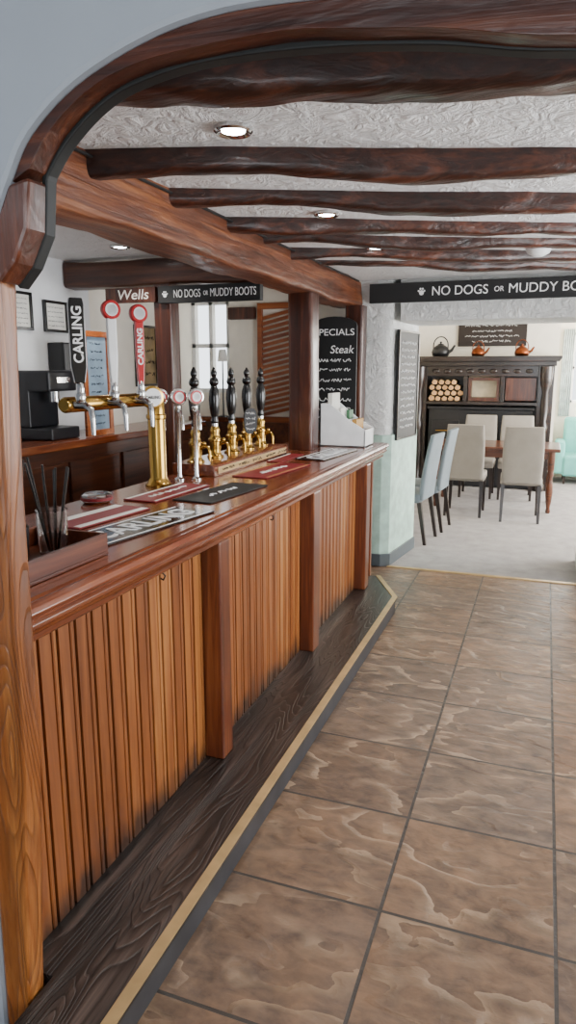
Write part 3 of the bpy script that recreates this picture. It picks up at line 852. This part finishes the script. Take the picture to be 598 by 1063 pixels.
mb = thing('menu_chalkboard', 'tall narrow black chalkboard on the pillar side', 'chalkboard')
bm = BM(); box(bm, (0, -.28, 0), (.02, .28, .9)); mk('board', bm, 'blackmatt', mb, bevel=.002)
bm = BM()
for a, b, c, d in ((-.28, -.265, 0, .9), (.265, .28, 0, .9), (-.265, .265, 0, .015), (-.265, .265, .885, .9)): box(bm, (.02, a, c), (.028, b, d))
mk('frame', bm, 'leg', mb)
bm = BM()
for k in range(13): scribble(bm, -.2, .2, .80-k*.058, .024, lambda u, v: (.0215, u, v), k+70)
mk('chalk_writing', bm, 'chalk', mb)
mb.location = (-1.13, 6.03, 1.07); mb.rotation_euler = (0, 0, -.12)

def paw(par, x, z, s, y):
    bm = BM(); lathe(bm, [(.001, 0), (s*.42, 0), (s*.42, .001), (.001, .001)], (x, y, z-s*.15), 16, (0, -1, 0)); mk('paw_pad', bm, 'chalk', par)
    for a, b in ((-.5, .15), (-.2, .5), (.2, .5), (.5, .15)):
        bm = BM(); lathe(bm, [(.001, 0), (s*.17, 0), (s*.17, .001), (.001, .001)], (x+a*s, y, z+b*s), 12, (0, -1, 0)); mk('paw_toe', bm, 'chalk', par)
def dogsign(label, x0, x1, z0, z1, y, tx, tw, pawx):
    s = thing('wall_sign', label, 'sign')
    bm = BM(); box(bm, (x0, y, z0), (x1, y+.05, z1)); mk('board', bm, 'blackmatt', s, bevel=.002)
    zc = (z0+z1)/2; h = (z1-z0)
    text('NO DOGS', h*.66, (tx+tw*.165, y-.001, zc), FRONT, 'chalk', s, width=tw*.33)
    text('OR', h*.36, (tx+tw*.395, y-.001, zc), FRONT, 'chalk', s, width=tw*.055)
    text('MUDDY BOOTS', h*.66, (tx+tw*.72, y-.001, zc), FRONT, 'chalk', s, width=tw*.54)
    paw(s, pawx, zc, h*.3, y-.0005)
    settle(s, ((x0+x1)/2, y+.03, z0))
dogsign('long black board lettered in white above the dining opening', -1.36, 1.69, 2.165, 2.31, 5.59, -.87, 1.25, -.95)
dogsign('small black board lettered in white under cross beam', -2.28, -1.60, 2.05, 2.15, 3.90, -2.17, .55, -2.23)
ws = thing('carved_sign', 'brown wooden plank sign with cream lettering', 'sign')
bm = BM(); box(bm, (-2.66, 3.90, 2.06), (-2.30, 3.93, 2.15)); mk('board', bm, 'postZ', ws, bevel=.003)
text('Wells', .085, (-2.46, 3.899, 2.105), FRONT, 'paper', ws, width=.22, shear=.15)
settle(ws, (-2.48, 3.91, 2.06))

# ============================================================ DINING ROOM
def build_chair(fab, label):
    c = thing('dining_chair', label, 'chair', 'dining chairs around the table')
    bm = BM(); rbox(bm, (-.22, -.2, .40), (.22, .23, .49), .025, 3); mk('seat', bm, fab, c, smooth=60)
    bm = BM()
    secs = []
    for k in range(9):
        t = k/8; z = .43+t*.62; y = -.205-.09*t**1.4; w = .205+.012*math.sin(t*math.pi)-.006*t; th = .032-.008*t
        pts = []
        for a in range(16):
            an = 2*math.pi*(a+.5)/16
            pts.append(bm.verts.new((math.copysign(abs(math.cos(an))**.35, math.cos(an))*w, y+math.copysign(abs(math.sin(an))**.5, math.sin(an))*th, z)))
        secs.append(pts)
    loft(bm, secs); mk('backrest', bm, fab, c, smooth=50, bevel=.008)
    for sx in (-1, 1):
        for yy, yb in ((.2, .2), (-.19, -.26)):
            bm = BM(); rr = []
            for p, s in ((Vector((sx*.19, yy, .41)), .02), (Vector((sx*.195, yb, 0)), .014)):
                rr.append([bm.verts.new((p.x+a*s, p.y+b*s, p.z)) for a, b in ((-1,-1),(1,-1),(1,1),(-1,1))])
            loft(bm, rr); mk('leg', bm, 'leg', c)
    return c
F = .005
ch = build_chair('fabric', 'beige fabric high-backed dining chair tucked at table'); ch.location = (-.80, 8.22, F)
dup(ch, (-.19, 8.10, F), .05)
dup(ch, (-.78, 9.42, F), math.pi, 'beige fabric high-backed dining chair across the table')
dup(ch, (-.30, 9.42, F), math.pi+.05, 'beige fabric high-backed dining chair across the table')
ch2 = build_chair('fabric2', 'blue-grey fabric high-backed dining chair with dark legs'); ch2.location = (-1.22, 6.72, F); ch2.rotation_euler = (0, 0, math.pi/2-.12)
dup(ch2, (-1.15, 7.30, F), math.pi/2-.08)
tb = thing('dining_table', 'dark brown wooden dining table with turned legs', 'table')
bm = BM(); rbox(bm, (-.74, -.42, .72), (.74, .42, .76), .008); mk('tabletop', bm, 'table', tb)
bm = BM(); box(bm, (-.66, -.34, .63), (.66, -.32, .72)); box(bm, (-.66, .32, .63), (.66, .34, .72)); box(bm, (-.66, -.34, .63), (-.64, .34, .72)); box(bm, (.64, -.34, .63), (.66, .34, .72)); mk('apron', bm, 'table', tb)
for sx in (-1, 1):
    for sy in (-1, 1):
        bm = BM(); lathe(bm, [(.022, 0), (.03, .02), (.02, .06), (.03, .12), (.042, .25), (.03, .38), (.022, .42), (.038, .45), (.03, .48), (.038, .52), (.04, .63), (.04, .72)], (sx*.65, sy*.34, 0), 16); mk('leg', bm, 'table', tb, smooth=50)
tb.location = (-.53, 8.84, F)

rg = thing('fireplace_range', 'ornate black mantel dresser surrounding a cast-iron range', 'fireplace')
x0, x1 = -1.79, .10
bm = BM(); prism(bm, [(x0-.05, 1.76), (x0-.08, 1.80), (x0-.08, 1.83), (x1+.08, 1.83), (x1+.08, 1.80), (x1+.05, 1.76)], 'y', 9.98, 10.64); box(bm, (x0-.02, 10.03, 1.70), (x1+.02, 10.64, 1.76)); mk('mantel_shelf', bm, 'rangewood', rg, bevel=.004)
bm = BM()
box(bm, (x0, 10.56, 0.005), (x1, 10.64, 1.70))
for a, b in ((x0, x0+.2), (x1-.2, x1)): box(bm, (a, 10.08, 0.005), (b, 10.56, 1.70))
box(bm, (x0+.2, 10.1, 1.56), (x1-.2, 10.56, 1.70)); box(bm, (x0+.2, 10.06, 1.17), (x1-.2, 10.56, 1.21))
for x in (-1.06, -.56): box(bm, (x-.025, 10.12, 1.21), (x+.025, 10.56, 1.56))
mk('cabinet_body', bm, 'rangewood', rg, bevel=.004)
for a in (x0+.1, x1-.1):
    bm = BM(); lathe(bm, [(.07, 0), (.07, .08), (.04, .12), (.05, .3), (.06, .55), (.045, .8), (.06, .88), (.035, .95), (.055, 1.1), (.04, 1.35), (.07, 1.45), (.08, 1.55), (.08, 1.68)], (a, 10.05, .01), 16); mk('carved_column', bm, 'rangewood', rg, smooth=50)
for k in range(9):
    bm = BM(); ball(bm, (x0+.32+k*.156, 10.09, 1.63), .03, 1.6, .5, 1)
    mk('carved_rosette', bm, 'rangewood', rg, smooth=60)
bm = BM(); box(bm, (-1.03, 10.3, 1.21), (-.59, 10.32, 1.56)); mk('niche_back', bm, 'screen', rg)
bm = BM(); box(bm, (-1.02, 10.14, 1.22), (-.98, 10.28, 1.54)); box(bm, (-.64, 10.14, 1.22), (-.60, 10.28, 1.54)); box(bm, (-.98, 10.14, 1.5), (-.64, 10.28, 1.54)); box(bm, (-.98, 10.14, 1.22), (-.64, 10.28, 1.27)); mk('niche_frame', bm, 'postZ', rg)
bm = BM(); box(bm, (-.52, 10.12, 1.23), (-.12, 10.15, 1.54)); mk('cupboard_door', bm, 'postZ', rg, bevel=.006)
bm = BM(); box(bm, (-1.55, 10.12, .02), (-.14, 10.5, 1.1)); box(bm, (-1.57, 10.09, 1.10), (-.12, 10.55, 1.14)); mk('range_body', bm, 'iron', rg, bevel=.006)
for a, b in ((-1.50, -1.12), (-.57, -.19)):
    bm = BM(); rbox(bm, (a, 10.10, .45), (b, 10.125, .95), .008); o = mk('oven_door', bm, 'iron', rg)
    bm = BM(); cyl(bm, (-.13, -.035, .1), (.13, -.035, .1), .008); h = mk('handle', bm, 'brass', o, smooth=40)
bm = BM()
for k in range(7): box(bm, (-1.06+k*.065, 10.09, .46), (-1.045+k*.065, 10.11, .71))
box(bm, (-1.08, 10.085, .43), (-.61, 10.115, .46)); box(bm, (-1.08, 10.085, .71), (-.61, 10.115, .74))
mk('fire_grate', bm, 'iron', rg)
settle(rg, (-.85, 10.35, 0.005))

lg0 = None
rows = [(1.255, [-1.53, -1.44, -1.35, -1.26, -1.17]), (1.332, [-1.49, -1.40, -1.31, -1.22, -1.13]), (1.409, [-1.53, -1.44, -1.35, -1.26, -1.17]), (1.484, [-1.49, -1.40, -1.31, -1.22])]
for z, xs in rows:
    for x in xs:
        if lg0 is None:
            bm = BM(); n = 12
            rr = [[bm.verts.new(((.042+.006*math.sin(i*2.3))*math.cos(2*math.pi*i/n), y, (.040+.005*math.cos(i*1.7))*math.sin(2*math.pi*i/n))) for i in range(n)] for y in (-.17, .17)]
            loft(bm, rr)
            for f in bm.faces:
                if len(f.verts) > 4: f.material_index = 1
            lg0 = tag(mk('firewood_log', bm, ['bark', 'logend']), 'short split log with pale cut end', 'log', 'firewood stacked in the niche')
            lg0.location = (x, 10.33, z-.04)
        else:
            o = lg0.copy(); COL.objects.link(o); o.location = (x, 10.33+random.uniform(-.03, .03), z-.04)
            s = random.uniform(.84, .93); o.scale = (s, 1, s)

def kettle(x, mat, s, label):
    r = thing('kettle', label, 'kettle')
    bm = BM(); lathe(bm, [(.075, 0), (.095, .01), (.105, .05), (.09, .10), (.05, .13), (.035, .135), (.001, .136)], n=24); mk('body', bm, mat, r, smooth=50)
    bm = BM(); lathe(bm, [(.038, .134), (.036, .145), (.012, .152), (.012, .16), (.016, .17), (.001, .178)], n=16); mk('lid', bm, mat, r, smooth=50)
    bm = BM(); tube(bm, [(.09, 0, .05), (.13, 0, .075), (.15, 0, .11), (.165, 0, .13)], [.022, .017, .013, .011], 12); mk('spout', bm, mat, r, smooth=60)
    bm = BM(); tube(bm, [(-.085, 0, .1)]+[(.085*-math.cos(a), 0, .13+.10*math.sin(a)) for a in [math.pi*q/10 for q in range(11)]]+[(.085, 0, .1)], .007, 8); mk('handle', bm, mat, r, smooth=60)
    r.location = (x, 10.25, 1.831); r.scale = (s, s, s)
kettle(-1.44, 'iron', 1.2, 'black cast-iron kettle on the mantel shelf')
kettle(-.92, 'copper', .9, 'small copper teapot on the mantel shelf')
kettle(-.34, 'copper', .95, 'copper kettle standing near the mantel end')

pq = thing('wall_plaque', 'dark wooden plaque with lines of pale lettering', 'sign')
bm = BM(); box(bm, (-1.25, 10.63, 1.98), (-.30, 10.658, 2.33)); mk('board', bm, 'leg', pq, bevel=.004)
bm = BM()
for q, z in enumerate((2.27, 2.19, 2.12, 2.05)): scribble(bm, -1.15+.1*(q % 2), -.40-.1*(q % 2), z, .03, lambda u, v: (u, 10.628, v), q+90)
mk('lettering', bm, 'chalk', pq)
settle(pq, (-.78, 10.64, 1.98))

ac = thing('armchair', 'teal upholstered armchair beneath the window', 'armchair')
bm = BM(); rbox(bm, (-.36, -.32, .12), (.36, .3, .42), .05, 3); mk('seat', bm, 'teal', ac, smooth=60)
bm = BM(); rbox(bm, (-.36, .18, .3), (.36, .36, .95), .06, 3); mk('backrest', bm, 'teal', ac, smooth=60)
for sx in (-1, 1):
    bm = BM(); rbox(bm, (sx*.40-.07, -.3, .15), (sx*.40+.07, .32, .62), .05, 3); mk('armrest', bm, 'teal', ac, smooth=60)
    for y in (-.25, .28):
        bm = BM(); cyl(bm, (sx*.32, y, 0), (sx*.32, y, .14), .014, .022); mk('leg', bm, 'leg', ac)
ac.location = (.66, 11.08, F)
cu = thing('curtain', 'pale checked curtain hanging beside the window', 'curtain')
bm = BM(); n = 40
v = [[bm.verts.new((.20+.16*i/n, 11.54+.02*math.sin(i*.9), z)) for i in range(n+1)] for z in (.95, 2.25)]
for i in range(n): bm.faces.new((v[0][i], v[0][i+1], v[1][i+1], v[1][i]))
o = mk('cloth', bm, 'gingham', cu, smooth=60); o.modifiers.new('s', 'SOLIDIFY').thickness = .004
settle(cu, (.3, 11.54, .95))

# ============================================================ LIGHT
w = bpy.data.worlds.new('world'); bpy.context.scene.world = w; w.use_nodes = True
bg = w.node_tree.nodes['Background']; bg.inputs[0].default_value = (.88, .94, 1, 1); bg.inputs[1].default_value = 3.3
def area(loc, rot, sx, sy, e, col=(1, 1, 1)):
    L = bpy.data.lights.new('window_light', 'AREA'); L.shape = 'RECTANGLE'; L.size = sx; L.size_y = sy; L.energy = e; L.color = col
    o = bpy.data.objects.new('window_light', L); o.location = loc; o.rotation_euler = rot; COL.objects.link(o)
area((1.88, 3.4, 1.4), (0, math.pi/2, 0), 1.4, 2.3, 115, (.97, .98, 1))
area((.2, -2.5, 1.5), (math.pi/2, 0, 0), 2.1, 1.8, 65, (.92, .96, 1))
area((2.98, 8.6, 1.5), (0, math.pi/2, 0), 1.4, 3.4, 430, (1, .98, .95))
area((.85, 11.78, 1.7), (-math.pi/2, 0, 0), 1, 1, 70, (1, .98, .95))

cam = bpy.data.cameras.new('camera'); co = bpy.data.objects.new('camera', cam); COL.objects.link(co)
co.location = (0, 0, 1.65); co.rotation_euler = (math.radians(78.4), 0, math.radians(20.1))
cam.sensor_width = 36; cam.lens = 24.38; cam.clip_start = .02
bpy.context.scene.camera = co
